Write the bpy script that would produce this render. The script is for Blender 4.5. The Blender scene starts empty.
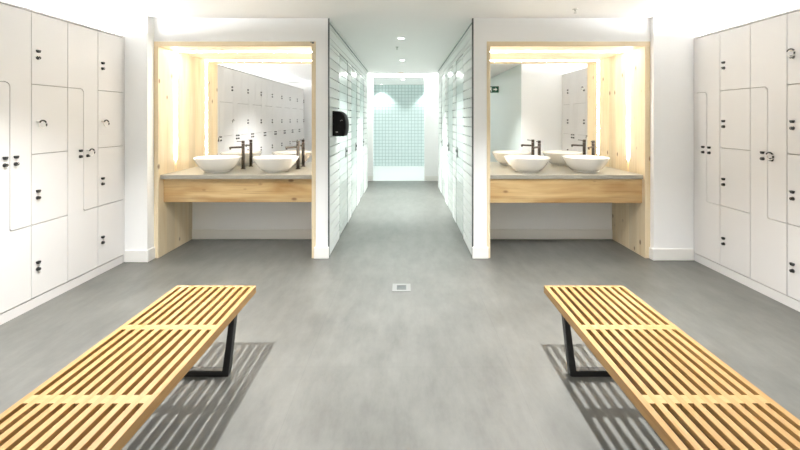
import bpy, bmesh, math, random
from mathutils import Vector, Matrix
random.seed(4)
S = bpy.context.scene
C = S.collection
PI = math.pi
CEIL = 2.5
EYE = 1.45

# ------------------------------------------------------------------ materials
def lin(c):
    r = []
    for v in c:
        v = v / 255.0
        r.append(v / 12.92 if v <= 0.04045 else ((v + 0.055) / 1.055) ** 2.4)
    return (r[0], r[1], r[2], 1.0)

def new_mat(name):
    m = bpy.data.materials.new(name)
    m.use_nodes = True
    nt = m.node_tree
    b = nt.nodes.get('Principled BSDF')
    return m, nt, b

def N(nt, t, **kw):
    n = nt.nodes.new(t)
    for k, v in kw.items():
        setattr(n, k, v)
    return n

def paint(name, col, rough=0.5, var=0.03, scale=3.0, metallic=0.0, spec=0.5, bump=0.0, coat=0.0):
    """painted / plain surface with a faint procedural variation"""
    m, nt, b = new_mat(name)
    tc = N(nt, 'ShaderNodeTexCoord')
    no = N(nt, 'ShaderNodeTexNoise')
    no.inputs['Scale'].default_value = scale
    no.inputs['Detail'].default_value = 4
    nt.links.new(tc.outputs['Object'], no.inputs['Vector'])
    mx = N(nt, 'ShaderNodeMix', data_type='RGBA')
    c = lin(col)
    mx.inputs['A'].default_value = tuple(x * (1 - var) for x in c[:3]) + (1,)
    mx.inputs['B'].default_value = tuple(min(1, x * (1 + var)) for x in c[:3]) + (1,)
    nt.links.new(no.outputs['Fac'], mx.inputs['Factor'])
    nt.links.new(mx.outputs['Result'], b.inputs['Base Color'])
    b.inputs['Roughness'].default_value = rough
    b.inputs['Metallic'].default_value = metallic
    b.inputs['Specular IOR Level'].default_value = spec
    b.inputs['Coat Weight'].default_value = coat
    if bump:
        n2 = N(nt, 'ShaderNodeTexNoise')
        n2.inputs['Scale'].default_value = 180
        nt.links.new(tc.outputs['Object'], n2.inputs['Vector'])
        bp = N(nt, 'ShaderNodeBump')
        bp.inputs['Strength'].default_value = bump
        nt.links.new(n2.outputs['Fac'], bp.inputs['Height'])
        nt.links.new(bp.outputs['Normal'], b.inputs['Normal'])
    return m

def wood(name, axis, light, mid, dark, rough=0.45, knots=0.0, boards=0.0, board_axis='Y', grain=1.0):
    m, nt, b = new_mat(name)
    L = nt.links.new
    tc = N(nt, 'ShaderNodeTexCoord')
    ai = 'XYZ'.index(axis)
    def mapped(across, along):
        mp = N(nt, 'ShaderNodeMapping')
        s = [across] * 3
        s[ai] = along
        mp.inputs['Scale'].default_value = s
        L(tc.outputs['Object'], mp.inputs['Vector'])
        return mp.outputs['Vector']
    fine = N(nt, 'ShaderNodeTexNoise')
    fine.inputs['Scale'].default_value = 1.0
    fine.inputs['Detail'].default_value = 6
    fine.inputs['Roughness'].default_value = 0.6
    L(mapped(70 * grain, 2.2), fine.inputs['Vector'])
    broad = N(nt, 'ShaderNodeTexNoise')
    broad.inputs['Scale'].default_value = 1.0
    broad.inputs['Detail'].default_value = 3
    broad.inputs['Distortion'].default_value = 0.6
    L(mapped(11 * grain, 1.1), broad.inputs['Vector'])
    r1 = N(nt, 'ShaderNodeValToRGB')
    e = r1.color_ramp.elements
    e[0].position = 0.28; e[0].color = lin(mid)
    e[1].position = 0.68; e[1].color = lin(light)
    L(broad.outputs['Fac'], r1.inputs['Fac'])
    r2 = N(nt, 'ShaderNodeMapRange')
    r2.inputs['From Min'].default_value = 0.52
    r2.inputs['From Max'].default_value = 0.8
    r2.inputs['To Max'].default_value = 0.55
    L(fine.outputs['Fac'], r2.inputs['Value'])
    mx = N(nt, 'ShaderNodeMix', data_type='RGBA')
    L(r2.outputs['Result'], mx.inputs['Factor'])
    L(r1.outputs['Color'], mx.inputs['A'])
    mx.inputs['B'].default_value = lin(dark)
    out = mx.outputs['Result']
    if knots:
        vo = N(nt, 'ShaderNodeTexVoronoi')
        vo.inputs['Scale'].default_value = knots
        mp = N(nt, 'ShaderNodeMapping')
        s = [1.0] * 3; s[ai] = 0.55
        mp.inputs['Scale'].default_value = s
        L(tc.outputs['Object'], mp.inputs['Vector'])
        L(mp.outputs['Vector'], vo.inputs['Vector'])
        kr = N(nt, 'ShaderNodeMapRange')
        kr.inputs['From Min'].default_value = 0.07
        kr.inputs['From Max'].default_value = 0.15
        kr.inputs['To Min'].default_value = 0.8
        kr.inputs['To Max'].default_value = 0.0
        L(vo.outputs['Distance'], kr.inputs['Value'])
        m2 = N(nt, 'ShaderNodeMix', data_type='RGBA')
        L(kr.outputs['Result'], m2.inputs['Factor'])
        L(out, m2.inputs['A'])
        m2.inputs['B'].default_value = lin((112, 74, 38))
        out = m2.outputs['Result']
    if boards:
        sp = N(nt, 'ShaderNodeSeparateXYZ')
        L(tc.outputs['Object'], sp.inputs['Vector'])
        dv = N(nt, 'ShaderNodeMath', operation='DIVIDE')
        dv.inputs[1].default_value = boards
        L(sp.outputs[board_axis], dv.inputs[0])
        fl = N(nt, 'ShaderNodeMath', operation='FLOOR')
        L(dv.outputs[0], fl.inputs[0])
        wn = N(nt, 'ShaderNodeTexWhiteNoise', noise_dimensions='1D')
        L(fl.outputs[0], wn.inputs['W'])
        hs = N(nt, 'ShaderNodeHueSaturation')
        mr = N(nt, 'ShaderNodeMapRange')
        mr.inputs['To Min'].default_value = 0.88
        mr.inputs['To Max'].default_value = 1.06
        L(wn.outputs['Value'], mr.inputs['Value'])
        L(mr.outputs['Result'], hs.inputs['Value'])
        L(out, hs.inputs['Color'])
        out = hs.outputs['Color']
    L(out, b.inputs['Base Color'])
    b.inputs['Roughness'].default_value = rough
    bp = N(nt, 'ShaderNodeBump')
    bp.inputs['Strength'].default_value = 0.06
    L(fine.outputs['Fac'], bp.inputs['Height'])
    L(bp.outputs['Normal'], b.inputs['Normal'])
    return m

def emit(name, col, strength):
    m, nt, b = new_mat(name)
    b.inputs['Base Color'].default_value = (0.8, 0.8, 0.8, 1)
    b.inputs['Emission Color'].default_value = (col[0], col[1], col[2], 1)
    b.inputs['Emission Strength'].default_value = strength
    return m

def floor_mat():
    m, nt, b = new_mat('grey_porcelain_floor')
    L = nt.links.new
    tc = N(nt, 'ShaderNodeTexCoord')
    n1 = N(nt, 'ShaderNodeTexNoise')
    n1.inputs['Scale'].default_value = 1.6
    n1.inputs['Detail'].default_value = 7
    n1.inputs['Roughness'].default_value = 0.6
    L(tc.outputs['Object'], n1.inputs['Vector'])
    mp = N(nt, 'ShaderNodeMapping')
    mp.inputs['Scale'].default_value = (9, 3.0, 1)
    L(tc.outputs['Object'], mp.inputs['Vector'])
    n2 = N(nt, 'ShaderNodeTexNoise')
    n2.inputs['Scale'].default_value = 1.0
    n2.inputs['Detail'].default_value = 8
    n2.inputs['Roughness'].default_value = 0.7
    L(mp.outputs['Vector'], n2.inputs['Vector'])
    ad = N(nt, 'ShaderNodeMath', operation='ADD')
    L(n1.outputs['Fac'], ad.inputs[0]); L(n2.outputs['Fac'], ad.inputs[1])
    ramp = N(nt, 'ShaderNodeValToRGB')
    e = ramp.color_ramp.elements
    e[0].position = 0.36; e[0].color = lin((86, 86, 82))
    e[1].position = 0.66; e[1].color = lin((112, 112, 107))
    hf = N(nt, 'ShaderNodeMath', operation='MULTIPLY')
    hf.inputs[1].default_value = 0.5
    L(ad.outputs[0], hf.inputs[0]); L(hf.outputs[0], ramp.inputs['Fac'])
    # large format tiles with fine, barely darker joints
    br = N(nt, 'ShaderNodeTexBrick')
    br.offset = 0.0
    mp2 = N(nt, 'ShaderNodeMapping')
    mp2.inputs['Location'].default_value = (0.58, -1.139 + 1.2, 0)
    L(tc.outputs['Object'], mp2.inputs['Vector'])
    L(mp2.outputs['Vector'], br.inputs['Vector'])
    br.inputs['Scale'].default_value = 1.0
    br.inputs['Brick Width'].default_value = 1.2
    br.inputs['Row Height'].default_value = 1.2
    br.inputs['Mortar Size'].default_value = 0.0022
    br.inputs['Mortar Smooth'].default_value = 0.0
    br.inputs['Bias'].default_value = 0.0
    br.inputs['Color1'].default_value = (0.985, 0.985, 0.985, 1)
    br.inputs['Color2'].default_value = (1.015, 1.015, 1.015, 1)
    br.inputs['Mortar'].default_value = (0.9, 0.9, 0.9, 1)
    mu = N(nt, 'ShaderNodeMix', data_type='RGBA', blend_type='MULTIPLY')
    mu.inputs['Factor'].default_value = 1.0
    L(ramp.outputs['Color'], mu.inputs['A']); L(br.outputs['Color'], mu.inputs['B'])
    L(mu.outputs['Result'], b.inputs['Base Color'])
    rr = N(nt, 'ShaderNodeMapRange')
    rr.inputs['To Min'].default_value = 0.30
    rr.inputs['To Max'].default_value = 0.46
    L(n1.outputs['Fac'], rr.inputs['Value'])
    L(rr.outputs['Result'], b.inputs['Roughness'])
    b.inputs['Specular IOR Level'].default_value = 0.4
    return m

def tile_mat():
    m, nt, b = new_mat('white_square_wall_tiles')
    L = nt.links.new
    tc = N(nt, 'ShaderNodeTexCoord')
    mp = N(nt, 'ShaderNodeMapping')
    mp.inputs['Rotation'].default_value = (PI / 2, 0, 0)
    L(tc.outputs['Object'], mp.inputs['Vector'])
    br = N(nt, 'ShaderNodeTexBrick')
    br.offset = 0.0
    L(mp.outputs['Vector'], br.inputs['Vector'])
    br.inputs['Scale'].default_value = 1.0
    br.inputs['Brick Width'].default_value = 0.1
    br.inputs['Row Height'].default_value = 0.1
    br.inputs['Mortar Size'].default_value = 0.007
    br.inputs['Mortar Smooth'].default_value = 0.1
    br.inputs['Bias'].default_value = 0.0
    br.inputs['Color1'].default_value = lin((214, 228, 227))
    br.inputs['Color2'].default_value = lin((209, 224, 223))
    br.inputs['Mortar'].default_value = lin((164, 183, 181))
    L(br.outputs['Color'], b.inputs['Base Color'])
    b.inputs['Roughness'].default_value = 0.3
    return m

WALL = paint('white_wall_paint', (247, 247, 246), 0.6, 0.012, 2.0)
CEILM = paint('white_ceiling_paint', (247, 246, 244), 0.7, 0.012, 1.5)
SKIRT = paint('white_gloss_skirting', (240, 238, 233), 0.35, 0.01)
FLOOR = floor_mat()
TILE = tile_mat()
LOCKER = paint('warm_white_laminate', (219, 217, 215), 0.38, 0.012, 1.2)
LOCKIN = paint('locker_carcass_edge', (150, 145, 138), 0.5, 0.02)
BLACKP = paint('black_plastic', (26, 25, 24), 0.5, 0.15, 30)
MATTEB = paint('matte_black_plastic', (22, 22, 22), 0.65, 0.1, 30, spec=0.15)
CHROME = paint('brushed_chrome', (190, 190, 188), 0.25, 0.05, 60, metallic=1.0)
STEEL = paint('satin_steel', (206, 206, 202), 0.35, 0.05, 60, metallic=0.6)
BRONZE = paint('gunmetal_bronze', (66, 59, 53), 0.36, 0.06, 40, metallic=0.75)
CERAM = paint('white_ceramic', (244, 243, 240), 0.12, 0.006, 4, coat=0.4)
STONE = paint('grey_stone_worktop', (158, 154, 142), 0.28, 0.10, 26)
PINE = wood('pine_vertical', 'Z', (237, 221, 190), (228, 207, 168), (202, 168, 120), 0.5, knots=8.0, boards=0.145, board_axis='Y')
PINEX = wood('pine_horizontal', 'X', (237, 221, 192), (228, 208, 170), (202, 168, 122), 0.5)
APRON = wood('knotty_apron_oak', 'X', (218, 190, 140), (172, 132, 78), (130, 92, 48), 0.45, knots=7.0, boards=0.128, board_axis='Z', grain=0.8)
BENCHW = wood('golden_ash_slats', 'Y', (168, 132, 82), (152, 114, 62), (118, 80, 36), 0.42, grain=1.2)
BENCHX = wood('golden_ash_rails', 'X', (176, 142, 94), (162, 126, 74), (130, 92, 46), 0.42, grain=1.2)
EBONY = paint('ebonised_black', (34, 34, 34), 0.38, 0.12, 25)
PLANK = paint('white_corridor_boards', (230, 233, 230), 0.5, 0.012, 2)
PLANKB = paint('dark_board_joint', (98, 104, 102), 0.8, 0.03)
PLANKJ = paint('grey_door_joint', (150, 158, 155), 0.8, 0.03)
DOORM = paint('pale_glossy_cubicle_door', (226, 232, 228), 0.2, 0.01, 2, coat=0.2)
DRAINM = paint('drain_steel', (124, 125, 122), 0.4, 0.05, 60)
TRAYM = paint('pale_shower_floor', (214, 217, 215), 0.4, 0.01)
TRIMM = paint('dark_aluminium_trim', (92, 95, 94), 0.45, 0.04, 30, metallic=0.5)
HANDLEM = paint('grey_satin_handle', (128, 132, 130), 0.4, 0.05, 30, metallic=0.4)
SHADEP = paint('shade_tinted_wall', (214, 226, 221), 0.4, 0.01)  # shade on the side facing away from the lights, put into the colour
BRASS = paint('brass', (176, 136, 44), 0.4, 0.06, 40, metallic=0.3)
SIGNG = paint('exit_sign_green', (8, 84, 58), 0.35, 0.02)
SIGNW = paint('exit_sign_white', (240, 244, 240), 0.4, 0.01)
STRAPW = paint('white_silicone_strap', (236, 232, 226), 0.4, 0.01)
GREYW = paint('pale_grey_mark', (176, 177, 174), 0.4, 0.02)
def mirror_mat():
    m, nt, b = new_mat('silvered_mirror')
    tc = N(nt, 'ShaderNodeTexCoord')
    no = N(nt, 'ShaderNodeTexNoise'); no.inputs['Scale'].default_value = 2.0
    nt.links.new(tc.outputs['Object'], no.inputs['Vector'])
    mr = N(nt, 'ShaderNodeMapRange')
    mr.inputs['To Min'].default_value = 0.004
    mr.inputs['To Max'].default_value = 0.012
    nt.links.new(no.outputs['Fac'], mr.inputs['Value'])
    nt.links.new(mr.outputs['Result'], b.inputs['Roughness'])
    b.inputs['Base Color'].default_value = (0.965, 0.975, 0.968, 1)
    b.inputs['Metallic'].default_value = 1.0
    return m
MIRROR = mirror_mat()
LED_W = emit('warm_led_diffuser', (1.0, 0.97, 0.92), 52.0)
COVE = emit('linear_light_diffuser', (0.965, 0.98, 1.0), 370.0)
DOWN_C = emit('cool_downlight_lens', (0.93, 1.0, 0.98), 24.0)
DOWN_W = emit('warm_downlight_lens', (1.0, 0.95, 0.88), 24.0)
FILLP = emit('fill_panel_emitter', (0.97, 0.985, 1.0), 8.0)
COOLP = emit('cool_linear_diffuser', (0.95, 1.0, 0.985), 75.0)

# ------------------------------------------------------------------ mesh helpers
def box(bm, x0, x1, y0, y1, z0, z1, bev=0.0, mi=0, seg=1):
    mat = Matrix.Translation(((x0 + x1) / 2, (y0 + y1) / 2, (z0 + z1) / 2)) @ Matrix.Diagonal((abs(x1 - x0), abs(y1 - y0), abs(z1 - z0), 1))
    r = bmesh.ops.create_cube(bm, size=1.0, matrix=mat)
    vs = r['verts']
    fs = {f for v in vs for f in v.link_faces}
    for f in fs:
        f.material_index = mi
    if bev:
        es = list({e for v in vs for e in v.link_edges})
        rb = bmesh.ops.bevel(bm, geom=es, offset=bev, segments=seg, affect='EDGES', profile=0.5)
        for f in rb['faces']:
            f.material_index = mi
    return vs

def cyl(bm, c, r0, r1, h, axis='Z', seg=20, mi=0):
    """a cone / cylinder from c along axis"""
    rot = {'Z': Matrix.Identity(4), 'X': Matrix.Rotation(PI / 2, 4, 'Y'), 'Y': Matrix.Rotation(-PI / 2, 4, 'X')}[axis]
    mat = Matrix.Translation(c) @ rot @ Matrix.Translation((0, 0, h / 2))
    r = bmesh.ops.create_cone(bm, cap_ends=True, segments=seg, radius1=r0, radius2=r1, depth=h, matrix=mat)
    for v in r['verts']:
        for f in v.link_faces:
            f.material_index = mi
    return r['verts']

def lathe(bm, prof, c=(0, 0, 0), seg=48):
    rings = []
    for r, z in prof:
        if r < 1e-6:
            rings.append([bm.verts.new((c[0], c[1], c[2] + z))])
        else:
            rings.append([bm.verts.new((c[0] + r * math.cos(2 * PI * i / seg), c[1] + r * math.sin(2 * PI * i / seg), c[2] + z)) for i in range(seg)])
    for a, b in zip(rings, rings[1:]):
        for i in range(seg):
            j = (i + 1) % seg
            if len(a) == 1 and len(b) == 1:
                continue
            if len(a) == 1:
                bm.faces.new((a[0], b[i], b[j]))
            elif len(b) == 1:
                bm.faces.new((a[i], a[j], b[0]))
            else:
                bm.faces.new((a[i], a[j], b[j], b[i]))
    bmesh.ops.recalc_face_normals(bm, faces=bm.faces)

def prism(bm, pts, axis, a0, a1, mi=0):
    """extrude a 2D outline; axis is the extrusion axis. X: pts=(y,z), Y: pts=(x,z), Z: pts=(x,y)"""
    def p(t, a):
        return {'X': (a, t[0], t[1]), 'Y': (t[0], a, t[1]), 'Z': (t[0], t[1], a)}[axis]
    A = [bm.verts.new(p(t, a0)) for t in pts]
    B = [bm.verts.new(p(t, a1)) for t in pts]
    fs = [bm.faces.new(A), bm.faces.new(B[::-1])]
    n = len(pts)
    for i in range(n):
        j = (i + 1) % n
        fs.append(bm.faces.new((A[j], A[i], B[i], B[j])))
    for f in fs:
        f.material_index = mi
    bmesh.ops.recalc_face_normals(bm, faces=fs)

def tube(bm, pts, r, seg=10, closed=False, rect=None, mi=0):
    """sweep a circle (or a rectangle rect=(w,h)) along points"""
    pts = [Vector(p) for p in pts]
    n = len(pts)
    rings = []
    up0 = Vector((0, 0, 1))
    for i, p in enumerate(pts):
        if closed:
            t = (pts[(i + 1) % n] - pts[i - 1]).normalized()
        else:
            t = (pts[min(i + 1, n - 1)] - pts[max(i - 1, 0)]).normalized()
        up = up0 if abs(t.dot(up0)) < 0.95 else Vector((0, 1, 0))
        s = t.cross(up).normalized()
        u = s.cross(t).normalized()
        rings.append([bm.verts.new(p + r * (math.cos(2 * PI * k / seg) * s + math.sin(2 * PI * k / seg) * u)) for k in range(seg)])
    m = n if closed else n - 1
    for i in range(m):
        a, b = rings[i], rings[(i + 1) % n]
        for k in range(seg):
            l = (k + 1) % seg
            bm.faces.new((a[k], a[l], b[l], b[k])).material_index = mi
    if not closed:
        bm.faces.new(rings[0]); bm.faces.new(rings[-1][::-1])
    bmesh.ops.recalc_face_normals(bm, faces=bm.faces)

def obj(name, bm, mats, parent=None, smooth=False, label=None, loc=None):
    me = bpy.data.meshes.new(name)
    bmesh.ops.recalc_face_normals(bm, faces=bm.faces)
    bm.to_mesh(me); bm.free()
    if not isinstance(mats, (list, tuple)):
        mats = [mats]
    for m in mats:
        me.materials.append(m)
    if smooth:
        me.polygons.foreach_set('use_smooth', [True] * len(me.polygons))
        try:
            me.set_sharp_from_angle(angle=math.radians(35))
        except Exception:
            pass
    o = bpy.data.objects.new(name, me)
    C.objects.link(o)
    if parent:
        o.parent = parent
    if loc:
        o.location = loc
    if label:
        o['label'] = label
    return o

def thing(name, label, cat, loc=(0, 0, 0), rz=0.0, group=None):
    o = bpy.data.objects.new(name, None)
    o.empty_display_size = 0.1
    C.objects.link(o)
    o.location = loc; o.rotation_euler = (0, 0, rz)
    o['label'] = label; o['category'] = cat
    if group:
        o['group'] = group
    return o

def dup(root, loc, rz, label, group=None):
    r = root.copy(); C.objects.link(r)
    r.location = loc; r.rotation_euler = (0, 0, rz); r['label'] = label
    if group:
        r['group'] = group
    for ch in list(root.children):
        c = ch.copy(); C.objects.link(c); c.parent = r
        for g in list(ch.children):
            d = g.copy(); C.objects.link(d); d.parent = c
    return r

def struct(name, boxes, mats, bev=0.0):
    bm = bmesh.new()
    for b in boxes:
        box(bm, *b[:6], bev=bev, mi=(b[6] if len(b) > 6 else 0))
    o = obj(name, bm, mats)
    o['kind'] = 'structure'
    return o

# ------------------------------------------------------------------ room shell
LX, RX = -2.84, 2.96           # locker fronts
WLX, WRX = -3.36, 3.48         # side walls behind the lockers
YB = -1.95                     # back wall
YF = 4.17                      # face of niche wall
YBK = 4.83                     # back of niche
struct('floor', [(-3.5, 3.6, -2.1, 12.5, -0.12, 0.0)], FLOOR)
struct('ceiling', [(-3.5, 3.6, -2.1, 12.5, CEIL, CEIL + 0.12)], CEILM)
struct('wall_left', [(-3.5, WLX, -2.1, 4.9, 0, CEIL)], WALL)
struct('wall_right', [(WRX, 3.6, -2.1, 4.9, 0, CEIL)], WALL)
struct('wall_back', [(WLX, WRX, -2.1, YB, 0, CEIL)], WALL)
struct('wall_lobby', [(2.2, WRX, YB, 2.08, 0, CEIL)], SHADEP)
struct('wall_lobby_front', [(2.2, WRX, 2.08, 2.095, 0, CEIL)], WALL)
# wall pieces facing the camera
struct('wall_end_left', [(WLX, -2.615, 4.06, 4.9, 0, CEIL)], WALL)
struct('wall_end_right', [(2.555, WRX, 4.11, 4.9, 0, CEIL)], WALL)
struct('wall_header_left', [(-2.615, -0.803, YF, YF + 0.012, 2.258, CEIL), (-2.615, -0.812, YF + 0.012, 4.9, 2.258, CEIL)], WALL)
struct('wall_pier_left', [(-0.93, -0.803, YF, YF + 0.012, 0, 2.258), (-0.93, -0.812, YF + 0.012, 4.9, 0, 2.258)], WALL)
struct('wall_niche_left', [(-2.615, -0.93, YBK, 4.9, 0, 2.258)], WALL)
struct('wall_header_right', [(0.714, 2.555, YF, YF + 0.012, 2.258, CEIL), (0.723, 2.555, YF + 0.012, 4.9, 2.258, CEIL)], WALL)
struct('wall_pier_right', [(0.714, 0.852, YF, YF + 0.012, 0, 2.258), (0.723, 0.852, YF + 0.012, 4.9, 0, 2.258)], WALL)
struct('wall_niche_right', [(0.852, 2.555, YBK, 4.9, 0, 2.258)], WALL)
def skirting(name, segs):
    """segs: list of boxes given as plan rectangles, top edge chamfered"""
    bm = bmesh.new()
    for (x0, x1, y0, y1) in segs:
        box(bm, x0, x1, y0, y1, 0, 0.12, bev=0.004)
    o = obj(name, bm, SKIRT); o['kind'] = 'structure'
skirting('baseboard_left', [(-2.84, -2.600, 4.043, 4.06), (-2.615, -2.600, 4.06, 4.168)])
skirting('baseboard_right', [(2.54, 2.96, 4.093, 4.11), (2.54, 2.555, 4.11, 4.168)])
skirting('baseboard_pier_left', [(-0.945, -0.79, YF - 0.02, YF)])
skirting('baseboard_pier_right', [(0.70, 0.867, YF - 0.02, YF)])
skirting('baseboard_niche_left', [(-2.568, -0.97, YBK - 0.014, YBK)])
skirting('baseboard_niche_right', [(0.888, 2.50, YBK - 0.014, YBK)])
# narrow filler stiles between lockers and end walls
struct('trim_1', [(LX - 0.3, LX - 0.004, 4.032, 4.06, 0, 2.28)], LOCKER, 0.002)
struct('trim_2', [(RX + 0.004, RX + 0.3, 4.092, 4.11, 0, 2.28)], LOCKER, 0.002)

# ---- corridor
CL, CR, CEND = -0.796, 0.707, 8.55
DOORS = [(4.85, 5.56), (5.93, 6.64), (7.05, 7.76)]
DTOP = 2.25
def corridor_wall(name, x, sgn):
    """board-clad wall; sgn = +1 when the boards face +X"""
    bm = bmesh.new()
    xb = x - sgn * 0.016
    back = x - sgn * 0.10
    segs, y = [], YF + 0.012
    for a, b in DOORS:
        segs.append((y, a)); y = b
    segs.append((y, CEND))
    def slab(y0, y1, z0, z1):
        box(bm, min(back, xb), max(back, xb), y0, y1, z0, z1, mi=1)
        z = z0
        k = math.floor(z0 / 0.105 + 1e-6)
        while z < z1 - 1e-4:
            zt = min((k + 1) * 0.105, z1)
            if zt - z > 0.012:
                box(bm, min(xb, x), max(xb, x), y0, y1, z + 0.0055, zt - 0.0055)
            z = zt; k += 1
    for a, b in segs:
        slab(a, b, 0, DTOP)
    slab(YF + 0.012, CEND, DTOP, CEIL)
    o = obj(name, bm, [PLANK, PLANKB]); o['kind'] = 'structure'
corridor_wall('wall_corridor_left', CL, 1)
corridor_wall('wall_corridor_right', CR, -1)
n = 0
for x, sgn in ((CL, 1), (CR, -1)):
    for a, b in DOORS:
        n += 1
        bm = bmesh.new()
        xo, xi = x - sgn * 0.004, x - sgn * 0.034
        xm = x - sgn * 0.010
        box(bm, min(xm, xi), max(xm, xi), a + 0.006, b - 0.006, 0.012, DTOP - 0.006, mi=1)
        for k in range(22):
            z0, z1 = max(k * 0.105 + 0.003, 0.012), min((k + 1) * 0.105 - 0.003, DTOP - 0.006)
            if z1 - z0 > 0.012:
                box(bm, min(xo, xm), max(xo, xm), a + 0.006, b - 0.006, z0, z1)
        d = obj('door_%d' % n, bm, [DOORM, PLANKJ]); d['kind'] = 'structure'
        bm = bmesh.new()
        for (e0, e1) in ((a, a + 0.006), (b - 0.006, b)):
            xx = x - sgn * 0.03
            box(bm, min(xx, x - sgn * 0.002), max(xx, x - sgn * 0.002), e0, e1, 0, DTOP)
        box(bm, min(x - sgn * 0.03, x - sgn * 0.002), max(x - sgn * 0.03, x - sgn * 0.002), a + 0.006, b - 0.006, DTOP - 0.006, DTOP)
        obj('door_frame', bm, TRIMM, d)
        bm = bmesh.new()
        yh = b - 0.16
        xs = x - sgn * 0.004
        box(bm, min(xs, xs + sgn * 0.008), max(xs, xs + sgn * 0.008), yh - 0.024, yh + 0.024, 0.93, 1.07, bev=0.002)
        cyl(bm, (xs + sgn * 0.008, yh, 1.02) if sgn > 0 else (xs - 0.028, yh, 1.02), 0.020, 0.020, 0.020, 'X', 18)
        cyl(bm, (xs + sgn * 0.006, yh, 0.955) if sgn > 0 else (xs - 0.012, yh, 0.955), 0.012, 0.012, 0.006, 'X', 14)
        obj('door_handle', bm, HANDLEM, d, smooth=True)
struct('trim_3', [(-0.803, -0.788, YF - 0.003, YF + 0.012, 0.0, CEIL)], TRIMM)
struct('trim_4', [(0.699, 0.714, YF - 0.003, YF + 0.012, 0.0, CEIL)], TRIMM)
struct('trim_5', [(CL, CL + 0.012, YF + 0.013, CEND, 2.452, 2.460)], PLANKJ)
struct('trim_6', [(CR - 0.012, CR, YF + 0.013, CEND, 2.452, 2.460)], PLANKJ)
# solid core behind the boards and the cross passage beyond them
struct('wall_core_left', [(-1.9, CL - 0.10, 4.9, CEND, 0, CEIL)], WALL)
struct('wall_core_right', [(CR + 0.10, 1.9, 4.9, CEND, 0, CEIL)], WALL)
YC = 9.35
struct('wall_passage_left', [(-1.9, -1.75, CEND, YC, 0, CEIL)], WALL)
struct('wall_passage_right', [(1.75, 1.9, CEND, YC, 0, CEIL)], WALL)
struct('wall_arch_left', [(-1.9, -0.748, YC, YC + 0.12, 0, CEIL)], WALL)
struct('wall_arch_right', [(0.456, 1.9, YC, YC + 0.12, 0, CEIL)], WALL)
struct('trim_7', [(-0.748, 0.456, YC, YC + 0.12, 2.43, CEIL)], WALL)
skirting('baseboard_arch_left', [(-1.75, -0.748, YC - 0.015, YC)])
skirting('baseboard_arch_right', [(0.456, 1.75, YC - 0.015, YC)])
struct('floor_shower', [(-1.5, 1.5, YC + 0.02, 12.3, 0.0, 0.004)], TRAYM)
struct('wall_shower_left', [(-1.6, -1.5, YC + 0.12, 12.3, 0, CEIL)], WALL)
struct('wall_shower_right', [(1.5, 1.6, YC + 0.12, 12.3, 0, CEIL)], WALL)
struct('wall_shower_back', [(-1.6, 1.6, 12.3, 12.45, 0, CEIL)], TILE)

# ------------------------------------------------------------------ lockers
COL = 0.33
ZL = [0.08, 0.64, 1.18, 1.715, 2.266]
G = 0.003
def rounded_poly(pts, rad):
    """pts list of (u,z,r) -> outline with rounded corners"""
    out = []
    n = len(pts)
    for i in range(n):
        p = Vector(pts[i][:2]); r = pts[i][2]
        if r <= 0:
            out.append((p.x, p.y)); continue
        a = (Vector(pts[i - 1][:2]) - p).normalized()
        b = (Vector(pts[(i + 1) % n][:2]) - p).normalized()
        c = p + a * r + b * r
        for k in range(7):
            t = k / 6 * PI / 2
            q = c - b * r * math.cos(t) - a * r * math.sin(t)
            out.append((q.x, q.y))
    return out

def knob_bm(u, z, q=0.78):
    """black wedge pull above the lock"""
    bm = bmesh.new()
    prism(bm, [(u + q * a, z + q * b) for a, b in ((-0.008, -0.013), (0.010, -0.013), (0.018, 0.006), (0.016, 0.014), (-0.016, 0.014), (-0.018, 0.004))], 'X', 0.0, 0.020)
    es = [e for e in bm.edges if all(abs(v.co.x - 0.020) < 1e-5 for v in e.verts)]
    bmesh.ops.bevel(bm, geom=es, offset=0.004, segments=2, affect='EDGES', profile=0.5)
    return bm

def lock_bm(u, z):
    bm = bmesh.new()
    cyl(bm, (0.0, u, z), 0.0155, 0.0155, 0.004, 'X', 20, 1)
    cyl(bm, (0.004, u, z), 0.013, 0.0115, 0.016, 'X', 20, 0)
    box(bm, 0.0195, 0.0215, u - 0.0015, u + 0.0015, z - 0.006, z + 0.006, mi=1)
    return bm

def base_unit(name, label):
    t = thing(name, label, 'locker')
    t['kind'] = 'thing'
    bm = bmesh.new()
    box(bm, -0.50, -0.0225, 0.001, COL - 0.001, 0.0755, 2.268)
    obj('carcass', bm, LOCKIN, t)
    bm = bmesh.new()
    box(bm, -0.50, 0.002, 0.0, COL, 2.2685, 2.285, bev=0.0015)
    obj('top_panel', bm, LOCKER, t)
    bm = bmesh.new()
    box(bm, -0.48, -0.006, 0.0, COL, 0.0, 0.075)
    obj('plinth', bm, LOCKER, t)
    return t

def make_square(label):
    t = base_unit('square_door_locker', label)
    for k in range(4):
        z0, z1 = ZL[k], ZL[k + 1]
        bm = bmesh.new()
        box(bm, -0.022, 0.0, G, COL - G, z0 + G, z1 - G, bev=0.0012)
        d = obj('door', bm, LOCKER, t)
        zc = (z0 + z1) / 2
        obj('pull_knob', knob_bm(0.05, zc - 0.018), BLACKP, d)
        obj('lock', lock_bm(0.05, zc - 0.068), [BLACKP, CHROME], d)
    return t

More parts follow.
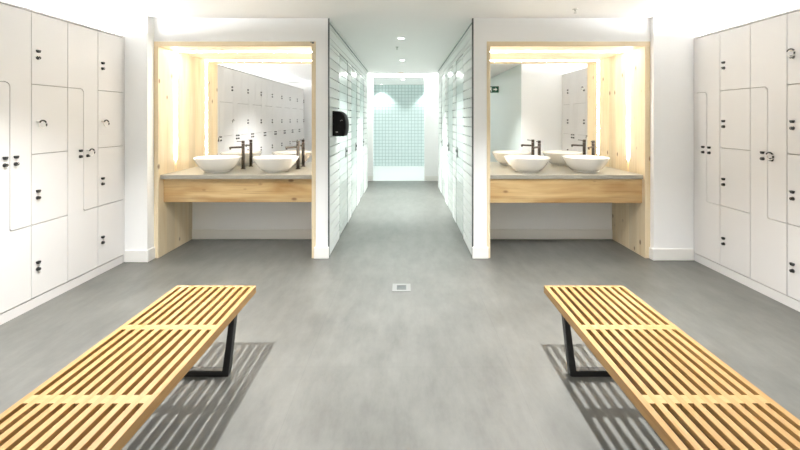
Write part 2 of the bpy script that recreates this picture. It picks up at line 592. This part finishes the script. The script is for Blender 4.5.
def make_ell(label):
    t = base_unit('interlocking_locker', label)
    h = COL / 2
    lower = [(G, ZL[0] + G, 0), (COL - G, ZL[0] + G, 0), (COL - G, ZL[1] - G, 0), (h - G, ZL[1] - G, 0.018), (h - G, ZL[3] - G, 0.035), (G, ZL[3] - G, 0)]
    upper = [(h + G, ZL[1] + G, 0.02), (COL - G, ZL[1] + G, 0), (COL - G, ZL[4] - G, 0), (G, ZL[4] - G, 0), (G, ZL[3] + G, 0), (h + G, ZL[3] + G, 0.037)]
    for pts, u in ((lower, h - 0.04), (upper, h + 0.04)):
        bm = bmesh.new()
        prism(bm, rounded_poly(pts, 0), 'X', -0.022, 0.0)
        d = obj('door', bm, LOCKER, t)
        obj('pull_knob', knob_bm(u, 1.172), BLACKP, d)
        obj('lock', lock_bm(u, 1.122), [BLACKP, CHROME], d)
    return t

ORD = ['first', 'second', 'third', 'fourth', 'fifth', 'sixth', 'seventh', 'eighth', 'ninth', 'tenth', 'eleventh', 'twelfth',
       'thirteenth', 'fourteenth', 'fifteenth', 'sixteenth', 'seventeenth']
sq = ell = None
def place_bank(count, y_end, x, rz, first_square, side):
    global sq, ell
    ns = ne = 0
    for i in range(count):
        square = (i % 2 == 0) == first_square
        if square:
            ns += 1; k = ns
            lab = 'white four-door locker column, %s such column from the end wall, %s bank' % (ORD[k - 1], side)
        else:
            ne += 1; k = ne
            lab = 'white locker with two interlocking doors, %s such from the end wall, %s bank' % (ORD[k - 1], side)
        if rz == 0:
            loc = (x, y_end - (i + 1) * COL, 0)
        else:
            loc = (x, y_end - i * COL, 0)
        grp = 'white lockers in the %s bank' % side
        if square:
            if sq is None:
                sq = make_square(lab); sq.location = loc; sq.rotation_euler.z = rz; sq['group'] = grp
            else:
                dup(sq, loc, rz, lab, grp)
        else:
            if ell is None:
                ell = make_ell(lab); ell.location = loc; ell.rotation_euler.z = rz; ell['group'] = grp
            else:
                dup(ell, loc, rz, lab, grp)
place_bank(17, 4.03, LX, 0.0, True, 'left')
place_bank(6, 4.09, RX, PI, False, 'right')

# wristband keys hanging on some of the locks
def wristband(x, y, z, rz, label, lock_hidden=False):
    clear_knob(x, y, z)
    if lock_hidden:
        clear_knob(x, y, z - 0.05, 'lock')
    t = thing('key_wristband', label, 'wristband', (x, y, z), rz, 'key wristbands on the locker doors')
    R, cy = 0.028, 0.012
    def ring(angles, rad, x=0.030):
        return [(x, cy + rad * math.cos(a), -0.022 + rad * math.sin(a)) for a in angles]
    bm = bmesh.new()
    tube(bm, ring([2 * PI * k / 28 for k in range(28)], R), 0.0042, 8, closed=True)
    obj('strap', bm, STRAPW, t, smooth=True)
    bm = bmesh.new()
    tube(bm, ring([math.radians(150 - 10 * k) for k in range(13)], R + 0.003, 0.032), 0.0062, 8)
    obj('clasp', bm, BLACKP, t, smooth=True)
    bm = bmesh.new()
    tube(bm, ring([math.radians(14 - 10 * k) for k in range(5)], R + 0.003, 0.032), 0.0058, 8)
    obj('buckle', bm, BLACKP, t, smooth=True)
    bm = bmesh.new()
    cyl(bm, (0.0, 0.0, 0.0), 0.012, 0.010, 0.034, 'X', 16)
    obj('key_plug', bm, STRAPW, t, smooth=True)
    return t
zc3 = (ZL[2] + ZL[3]) / 2
bpy.context.view_layer.update()
def clear_knob(x, y, z, kind='pull_knob'):
    best, bd = None, 9
    for o in C.objects:
        if o.name.split('.')[0] == kind:
            c = o.matrix_world @ Vector(sum((Vector(b) for b in o.bound_box), Vector()) / 8)
            d = (c - Vector((x, y, z))).length
            if d < bd:
                best, bd = o, d
    if best and bd < 0.08:
        bpy.data.objects.remove(best)
wristband(LX, 4.03 - 3 * COL + 0.05, zc3 - 0.018, 0, 'white key wristband with black clasp on the second square-door column of the left lockers', True)
wristband(LX, 4.03 - COL + 0.05, zc3 - 0.018, 0, 'white key wristband with black clasp on the left locker nearest the end wall', True)
wristband(LX, 4.03 - 2 * COL + COL / 2 + 0.04, 1.172, 0, 'white key wristband with black clasp on the interlocking doors of the left lockers')
wristband(RX, 4.09 - 2 * COL - COL / 2 - 0.04, 1.172, PI, 'white key wristband on the second interlocking column of the right lockers')
wristband(RX, 4.09 - 3 * COL - 0.05, (ZL[3] + ZL[4]) / 2 - 0.018, PI, 'white key wristband on a top square door at the right edge of the photo')

# ------------------------------------------------------------------ washbasin niches
CT_Z0, CT_Z1 = 0.82, 0.863
CT_Y0, CT_Y1 = 4.192, YBK
def niche(x0, x1, ox0, ox1, side, open_side):
    """x0,x1 inner faces; ox0,ox1 outer faces of the timber surround"""
    g = None
    t = thing('timber_surround', 'pale knotty pine surround lining the %s washbasin niche' % side, 'frame', ((x0 + x1) / 2, YF, 0))
    cx = (x0 + x1) / 2
    def part(nm, a, b, y0, y1, z0, z1, m, bev=0.002):
        bm = bmesh.new()
        box(bm, a - cx, b - cx, y0 - YF, y1 - YF, z0, z1, bev=bev)
        return obj(nm, bm, m, t)
    ZT = 2.206
    YL0, YL1 = 4.464, 4.494
    F = YF - 0.006
    def side_panel(a, b, ledface):
        bm = bmesh.new()
        # the lining is split by the recessed light channel above the worktop
        box(bm, a - cx, b - cx, F - YF, YBK - YF, 0, CT_Z0 - 0.004, bev=0.002)
        box(bm, a - cx, b - cx, F - YF, YL0 - YF, CT_Z0 - 0.004, ZT, bev=0.002)
        box(bm, a - cx, b - cx, YL1 - YF, YBK - YF, CT_Z0 - 0.004, ZT, bev=0.002)
        p = obj('side_panel', bm, PINE, t)
        bm = bmesh.new()
        e0, e1 = (b - 0.006, b + 0.007) if ledface > 0 else (a - 0.007, a + 0.006)
        box(bm, e0 - cx, e1 - cx, YL0 - YF + 0.001, YL1 - YF - 0.001, 1.0, ZT - 0.004)
        obj('light_strip', bm, LED_W, p, label='glowing warm light strip')
    side_panel(ox0 + 0.001, x0, 1)
    side_panel(x1, ox1 - 0.001, -1)
    bm = bmesh.new()
    box(bm, ox0 + 0.001 - cx, ox1 - 0.001 - cx, F - YF, YL0 - YF, ZT, 2.257, bev=0.002)
    box(bm, ox0 + 0.001 - cx, ox1 - 0.001 - cx, YL1 - YF, YBK - YF, ZT, 2.257, bev=0.002)
    p = obj('head_panel', bm, PINEX, t)
    bm = bmesh.new()
    box(bm, x0 + 0.01 - cx, x1 - 0.01 - cx, YL0 - YF + 0.001, YL1 - YF - 0.001, ZT - 0.007, ZT + 0.006)
    obj('light_strip', bm, LED_W, p, label='glowing warm light strip')
    if side == 'left':
        bm = bmesh.new()
        box(bm, -0.970 - cx, -0.946 - cx, -0.014, -0.006, 2.234, 2.252, bev=0.002)
        box(bm, -0.988 - cx, -0.946 - cx, -0.012, -0.006, 2.246, 2.252, bev=0.001)
        obj('corner_bracket', bm, TRIMM, t, label='small dark metal bracket')
    # mirror fills the back of the niche above the worktop
    bm = bmesh.new()
    box(bm, x0 + 0.001, x1 - 0.001, YBK - 0.006, YBK, CT_Z1, ZT - 0.001)
    o = obj('mirror', bm, MIRROR)
    o['label'] = 'wide mirror filling the back of the %s washbasin niche' % side
    o['category'] = 'mirror'
    # worktop with its timber apron
    t2 = thing('vanity_worktop', 'grey stone vanity worktop with knotty timber apron in the %s niche' % side, 'worktop', (cx, CT_Y0, 0))
    bm = bmesh.new()
    box(bm, x0 + 0.001 - cx, x1 - 0.001 - cx, 0, YBK - 0.001 - CT_Y0, CT_Z0, CT_Z1, bev=0.0025)
    obj('slab', bm, STONE, t2)
    ya = 0.06 if side == 'left' else 0.022
    bm = bmesh.new()
    box(bm, x0 + 0.002 - cx, x1 - 0.002 - cx, ya, ya + 0.035, 0.566, CT_Z0, bev=0.002)
    obj('apron', bm, APRON, t2)
    bm = bmesh.new()
    box(bm, x0 + 0.002 - cx, x1 - 0.002 - cx, ya + 0.035, ya + 0.12, 0.566, 0.59)
    obj('apron_soffit', bm, PINEX, t2)
niche(-2.568, -0.972, -2.615, -0.93, 'left', 'L')
niche(0.888, 2.50, 0.852, 2.555, 'right', 'R')

# basins
def make_basin(label):
    t = thing('vessel_basin', label, 'sink', group='white vessel basins')
    bm = bmesh.new()
    prof = [(0, 0.0), (0.128, 0.0), (0.133, 0.004), (0.133, 0.014), (0.150, 0.019), (0.179, 0.045), (0.208, 0.083), (0.232, 0.122), (0.2475, 0.150),
            (0.250, 0.158), (0.247, 0.162), (0.238, 0.160), (0.226, 0.148), (0.200, 0.108), (0.165, 0.066), (0.115, 0.038), (0.05, 0.030), (0, 0.0295)]
    lathe(bm, prof, seg=64)
    obj('bowl', bm, CERAM, t, smooth=True)
    bm = bmesh.new()
    lathe(bm, [(0, 0.0365), (0.018, 0.036), (0.026, 0.033), (0.028, 0.0300), (0, 0.0296)], seg=24)
    obj('drain', bm, CHROME, t, smooth=True)
    return t
def make_faucet(label):
    t = thing('basin_mixer', label, 'faucet', group='dark basin mixers')
    bm = bmesh.new()
    lathe(bm, [(0, 0), (0.027, 0), (0.027, 0.006), (0.0205, 0.010), (0.0185, 0.012), (0.0185, 0.296), (0.0172, 0.298), (0, 0.298)], seg=28)
    obj('body', bm, BRONZE, t, smooth=True)
    bm = bmesh.new()
    d = Vector((-0.68, -0.73, 0)).normalized()
    a = Vector((0, 0, 0.258)) + d * 0.012
    tube(bm, [a, a + d * 0.06, a + d * 0.135, a + d * 0.148 + Vector((0, 0, -0.004))], 0.0115, 14)
    e = a + d * 0.139
    cyl(bm, (e.x, e.y, e.z - 0.022), 0.010, 0.0105, 0.016, 'Z', 16)
    obj('spout', bm, BRONZE, t, smooth=True)
    bm = bmesh.new()
    lathe(bm, [(0, 0.3005), (0.0185, 0.3005), (0.0185, 0.330), (0.0165, 0.333), (0, 0.333)], seg=28)
    tube(bm, [Vector((0, 0, 0.322)) + d * 0.014, Vector((0, 0, 0.326)) + d * 0.075], 0.0042, 10)
    obj('lever', bm, BRONZE, t, smooth=True)
    return t
B = [(-2.104, 4.5, 'white round vessel basin nearer the lockers in the left niche'),
     (-1.451, 4.5, 'white round vessel basin nearer the corridor in the left niche'),
     (1.3725, 4.5, 'white round vessel basin nearer the corridor in the right niche'),
     (2.028, 4.5, 'white round vessel basin nearer the lockers in the right niche')]
b0 = None
for x, y, lab in B:
    if b0 is None:
        b0 = make_basin(lab); b0.location = (x, y, CT_Z1)
    else:
        dup(b0, (x, y, CT_Z1), 0, lab)
F0 = [(-1.904, 'tall dark mixer tap beside the basin nearer the lockers, left niche'),
      (-1.258, 'tall dark mixer tap beside the basin nearer the corridor, left niche'),
      (1.580, 'tall dark mixer tap behind the basin nearer the corridor, right niche'),
      (2.215, 'tall dark mixer tap behind the basin nearer the lockers, right niche')]
f0 = None
for x, lab in F0:
    if f0 is None:
        f0 = make_faucet(lab); f0.location = (x, 4.705, CT_Z1)
    else:
        dup(f0, (x, 4.705, CT_Z1), 0, lab)

# ------------------------------------------------------------------ benches
BW, BZ, BL = 0.511, 0.38, 1.59
def make_bench(label):
    t = thing('slatted_bench', label, 'bench', group='slatted platform benches')
    nsl = 11
    sw = 0.0268
    gap = (BW - nsl * sw) / (nsl - 1)
    h = 0.046
    bm = bmesh.new()
    for i in range(nsl):
        x = -BW / 2 + i * (sw + gap)
        box(bm, x, x + sw, -BL / 2, BL / 2, BZ - h, BZ, bev=0.0012)
    obj('slatted_top', bm, BENCHW, t)
    for y in (-BL / 2 + 0.011, -0.246, 0.283, BL / 2 - 0.011):
        hw = 0.023 if abs(y) < 0.5 else 0.011
        bm = bmesh.new()
        box(bm, -BW / 2 + 0.006, BW / 2 - 0.006, y - hw, y + hw, BZ - h + 0.004, BZ - 0.0004)
        obj('cross_rail', bm, BENCHX, t)
    for y in (BL / 2 - 0.30, -BL / 2 + 0.30):
        bm = bmesh.new()
        top, bot, s = BW / 2 - 0.001, BW / 2 - 0.038, 0.033
        zt = BZ - h
        outer = [(-bot, 0), (bot, 0), (top, zt), (-top, zt)]
        o2 = rounded_poly([(-bot, 0, 0.02), (bot, 0, 0.02), (top, zt, 0.0), (-top, zt, 0.0)], 0)
        inner = [(-bot + s * 1.02, s), (bot - s * 1.02, s), (top - s * 1.02, zt - 0.022), (-top + s * 1.02, zt - 0.022)]
        y0, y1 = y - 0.023, y + 0.021
        # ring between the outlines: build as four swept bars with mitred corners
        for i in range(4):
            j = (i + 1) % 4
            prism(bm, [outer[i], outer[j], inner[j], inner[i]], 'Y', y0, y1)
        bmesh.ops.remove_doubles(bm, verts=bm.verts, dist=1e-5)
        # drop the inner mitre faces
        dead = [f for f in bm.faces if any(all(min((Vector((v.co.x, v.co.z)) - Vector(outer[k])).length, (Vector((v.co.x, v.co.z)) - Vector(inner[k])).length) < 1e-4 for v in f.verts) for k in range(4))]
        bmesh.ops.delete(bm, geom=dead, context='FACES_ONLY')
        bmesh.ops.recalc_face_normals(bm, faces=bm.faces)
        es = [e for e in bm.edges if len(e.link_faces) == 2 and e.calc_face_angle(0) > 0.5]
        bmesh.ops.bevel(bm, geom=es, offset=0.004, segments=2, affect='EDGES', profile=0.5)
        obj('leg', bm, EBONY, t)
    return t
YBEN = 2.57 - BL / 2
bench = make_bench('golden wood slatted bench with black legs on the left, by the left lockers')
bench.location = (-1.212, YBEN, 0)
dup(bench, (1.148, YBEN, 0), 0, 'golden wood slatted bench with black legs on the right, by the right lockers')

# ------------------------------------------------------------------ towel dispenser on corridor wall
t = thing('towel_dispenser', 'black rounded towel dispenser mounted on the left corridor wall', 'dispenser', (CL, 4.52, 1.262))
bm = bmesh.new()
prof = rounded_poly([(0, 0, 0), (0.128, 0, 0.008), (0.143, 0.055, 0), (0.147, 0.12, 0), (0.143, 0.175, 0), (0.126, 0.225, 0), (0.100, 0.258, 0), (0.062, 0.276, 0), (0, 0.28, 0)], 0)
prism(bm, prof, 'Y', -0.13, 0.13)
es = [e for e in bm.edges if abs(e.verts[0].co.y - e.verts[1].co.y) < 1e-6 and max(e.verts[0].co.x, e.verts[1].co.x) > 0.01]
bmesh.ops.bevel(bm, geom=es, offset=0.012, segments=3, affect='EDGES', profile=0.5)
obj('cover', bm, MATTEB, t, smooth=True)
bm = bmesh.new()
# pale curved emblem on the side
pts = [(0.100 - 0.016 * math.cos(a), -0.1305, 0.160 + 0.016 * math.sin(a)) for a in [math.radians(20 + 16 * k) for k in range(8)]]
tube(bm, pts, 0.0022, 6)
obj('emblem', bm, GREYW, t)
bm = bmesh.new()
box(bm, 0.036, 0.060, -0.1312, -0.129, 0.040, 0.050)
obj('small_plate', bm, GREYW, t)
bm = bmesh.new()
box(bm, 0.02, 0.120, -0.10, 0.10, -0.004, 0.003)
obj('paper_slot', bm, TRIMM, t)

# ------------------------------------------------------------------ floor drain
t = thing('floor_drain', 'small square steel drain set in the grey floor between the benches', 'drain', (-0.03, 3.435, 0))
bm = bmesh.new()
w = 0.078
for (x0, x1, y0, y1) in ((-w, w, -w, -w + 0.030), (-w, w, w - 0.030, w), (-w, -w + 0.038, -w + 0.030, w - 0.030), (w - 0.038, w, -w + 0.030, w - 0.030)):
    box(bm, x0, x1, y0, y1, 0.0, 0.004)
obj('frame', bm, DRAINM, t)
bm = bmesh.new()
box(bm, -w + 0.038, w - 0.038, -w + 0.030, w - 0.030, 0.0, 0.0015)
for k in range(5):
    x = -0.03 + k * 0.015
    box(bm, x - 0.003, x + 0.003, -w + 0.030, w - 0.030, 0.0015, 0.003)
obj('grate', bm, TRIMM, t)

# ------------------------------------------------------------------ ceiling fittings
def downlight(name, x, y, r, lens, label, spot=None):
    t = thing(name, label, 'light', (x, y, CEIL))
    bm = bmesh.new()
    lathe(bm, [(r, 0), (r + 0.014, 0), (r + 0.012, -0.006), (r, -0.008), (r - 0.004, -0.004), (r, 0)], seg=32)
    obj('bezel', bm, SKIRT, t, smooth=True)
    bm = bmesh.new()
    lathe(bm, [(0, -0.001), (r - 0.002, -0.001), (r - 0.002, -0.004), (0, -0.004)], seg=32)
    obj('lens', bm, lens, t)
    if spot:
        l = bpy.data.lights.new('downlight_beam', 'SPOT')
        l.energy = spot['e']; l.color = spot['c']
        l.spot_size = math.radians(spot.get('a', 120)); l.spot_blend = spot.get('b', 0.7)
        l.shadow_soft_size = spot.get('r', 0.03)
        lo = bpy.data.objects.new('downlight_beam', l)
        C.objects.link(lo)
        lo.parent = t
        lo.location = (0, 0, -0.02)
        if 'tilt' in spot:
            lo.rotation_euler = spot['tilt']
    return t
WARM = (0.985, 0.99, 1.0); COOL = (0.955, 1.0, 0.985)
downlight('ceiling_downlight', -1.60, 2.42, 0.04, DOWN_W, 'round ceiling downlight above the left bench', dict(e=480, c=WARM, a=114, b=1.0, r=0.022))
downlight('ceiling_downlight', 1.02, 2.55, 0.04, DOWN_W, 'round ceiling downlight above the right bench', dict(e=480, c=WARM, a=114, b=1.0, r=0.022))
downlight('ceiling_downlight', -0.05, 5.19, 0.042, DOWN_C, 'larger looking, nearer of two round downlights in the corridor ceiling', dict(e=205, c=COOL, a=100, b=0.8, r=0.04))
downlight('ceiling_downlight', -0.05, 7.12, 0.042, DOWN_C, 'smaller looking, farther of two round downlights in the corridor ceiling', dict(e=600, c=COOL, a=84, b=0.9, r=0.04))
for x, lab in ((-0.72, 'left'), (0.74, 'right')):
    downlight('ceiling_downlight', x, 12.06, 0.04, DOWN_C, 'round ceiling downlight washing the %s of the far tiled wall' % lab, dict(e=50, c=COOL, a=100, b=0.5, r=0.03))
downlight('ceiling_downlight', -0.05, 10.6, 0.05, DOWN_C, 'round ceiling downlight in the far shower area', dict(e=66, c=COOL, a=150, b=0.8, r=0.05))

def linear(name, x0, x1, y0, y1, m, label, z=CEIL, up=False):
    t = thing(name, label, 'light', ((x0 + x1) / 2, (y0 + y1) / 2, z))
    k = -1 if up else 1
    bm = bmesh.new()
    hx, hy = (x1 - x0) / 2, (y1 - y0) / 2
    box(bm, -hx, hx, -hy, hy, min(-k * 0.012, -k * 0.004), max(-k * 0.012, -k * 0.004))
    obj('diffuser', bm, m, t)
    bm = bmesh.new()
    za, zb = (-0.014, 0.0) if not up else (0.0, 0.014)
    for (a, b, c, d) in ((-hx - 0.006, -hx, -hy, hy), (hx, hx + 0.006, -hy, hy), (-hx - 0.006, hx + 0.006, -hy - 0.006, -hy), (-hx - 0.006, hx + 0.006, hy, hy + 0.006)):
        box(bm, a, b, c, d, za, zb)
    obj('housing', bm, SKIRT, t)
linear('linear_ceiling_light', -1.7, 1.7, 9.25, 9.31, COOLP, 'long linear ceiling light along the wall above the far opening')
linear('linear_uplight', -2.95, -2.89, -1.5, 4.02, COVE, 'long linear uplight lying on top of the left lockers', 2.285, True)
linear('linear_uplight', 3.01, 3.07, 2.15, 4.06, COVE, 'long linear uplight lying on top of the right lockers', 2.285, True)
for x, lab in ((-1.5, 'left'), (1.1, 'right')):  # panels added out of view to fill the room with soft light
    for y, lab2 in ((0.3, 'nearer the niches'), (-1.1, 'nearer the back wall')):
        linear('fill_panel', x - 0.3, x + 0.3, y - 0.3, y + 0.3, FILLP, 'added square ceiling fill panel behind the %s bench, %s' % (lab, lab2))

def sprinkler(x, y, z, m, label, s=1.0):
    t = thing('sprinkler_head', label, 'sprinkler', (x, y, z))
    bm = bmesh.new()
    lathe(bm, [(0, 0), (0.034 * s, 0), (0.034 * s, -0.003 * s), (0.018 * s, -0.010 * s), (0.010 * s, -0.010 * s), (0.010 * s, -0.024 * s), (0, -0.024 * s)], seg=24)
    obj('rose', bm, m, t, smooth=True)
    bm = bmesh.new()
    for sx in (-1, 1):
        tube(bm, [(sx * 0.009 * s, 0, -0.022 * s), (sx * 0.014 * s, 0, -0.034 * s), (sx * 0.004 * s, 0, -0.046 * s)], 0.0025 * s, 8)
    lathe(bm, [(0, -0.045 * s), (0.018 * s, -0.046 * s), (0.018 * s, -0.049 * s), (0, -0.050 * s)], seg=20)
    obj('deflector', bm, m, t)
sprinkler(1.625, 3.82, CEIL, STEEL, 'small pale sprinkler head on the ceiling before the right niche', 0.8)
sprinkler(-0.115, 5.83, CEIL, STEEL, 'small pale sprinkler head between the corridor downlights', 0.8)
sprinkler(-0.10, 9.13, CEIL, BRASS, 'brass ceiling sprinkler at the far end of the corridor', 2.1)

# ------------------------------------------------------------------ exit sign (seen in the right mirror)
t = thing('exit_sign', 'green running figure exit sign with arrow projecting from lobby wall, seen in mirror', 'sign', (2.2, 0.30, 2.14))
bm = bmesh.new()
box(bm, -0.31, -0.01, -0.008, 0.008, -0.075, 0.075, bev=0.002)
obj('panel', bm, SIGNG, t)
bm = bmesh.new()
box(bm, -0.012, 0.0, -0.02, 0.02, -0.05, 0.05)
obj('bracket', bm, STEEL, t)
for sg in (1, -1):
    y0, y1 = (0.0082, 0.0092) if sg > 0 else (-0.0092, -0.0082)
    bm = bmesh.new()
    prism(bm, [(-0.045, 0.0), (-0.085, 0.042), (-0.085, 0.016), (-0.135, 0.016), (-0.135, -0.016), (-0.085, -0.016), (-0.085, -0.042)], 'Y', y0, y1)
    obj('arrow', bm, SIGNW, t)
    bm = bmesh.new()
    cyl(bm, (-0.192, y0, 0.046), 0.011, 0.011, 0.001, 'Y', 16)
    prism(bm, [(-0.205, 0.032), (-0.182, 0.030), (-0.188, -0.004), (-0.170, -0.022), (-0.176, -0.055), (-0.188, -0.055), (-0.186, -0.026), (-0.208, -0.012), (-0.232, -0.040), (-0.240, -0.032), (-0.216, -0.002)], 'Y', y0, y1)
    prism(bm, [(-0.182, 0.026), (-0.160, 0.008), (-0.164, 0.000), (-0.186, 0.016)], 'Y', y0, y1)
    prism(bm, [(-0.205, 0.030), (-0.230, 0.012), (-0.224, 0.004), (-0.202, 0.020)], 'Y', y0, y1)
    obj('running_figure', bm, SIGNW, t)
    bm = bmesh.new()
    prism(bm, [(-0.255, -0.062), (-0.255, 0.062), (-0.292, 0.062), (-0.292, -0.062)], 'Y', y0, y1)
    obj('doorway_mark', bm, SIGNW, t)

# ------------------------------------------------------------------ world, camera
w = bpy.data.worlds.new('world'); S.world = w
w.use_nodes = True
w.node_tree.nodes['Background'].inputs['Color'].default_value = (0.9, 0.95, 1, 1)
w.node_tree.nodes['Background'].inputs['Strength'].default_value = 0.0
cam = bpy.data.cameras.new('camera')
cam.sensor_width = 36.0
cam.lens = 18.0
cam.shift_x = -5.0 / 800
cam.shift_y = -106.0 / 800
cam.clip_start = 0.05
co = bpy.data.objects.new('camera', cam)
C.objects.link(co)
co.location = (0, 0, EYE)
co.rotation_euler = (PI / 2, 0, 0)
S.camera = co
S.view_settings.view_transform = 'Standard'
S.view_settings.look = 'None'
S.view_settings.gamma = 1.0
S.view_settings.use_curve_mapping = False
S.view_settings.exposure = 0.26
S.cycles.use_denoising = True
S.cycles.max_bounces = 12
S.cycles.diffuse_bounces = 8
S.cycles.glossy_bounces = 6
S.cycles.sample_clamp_indirect = 6.0
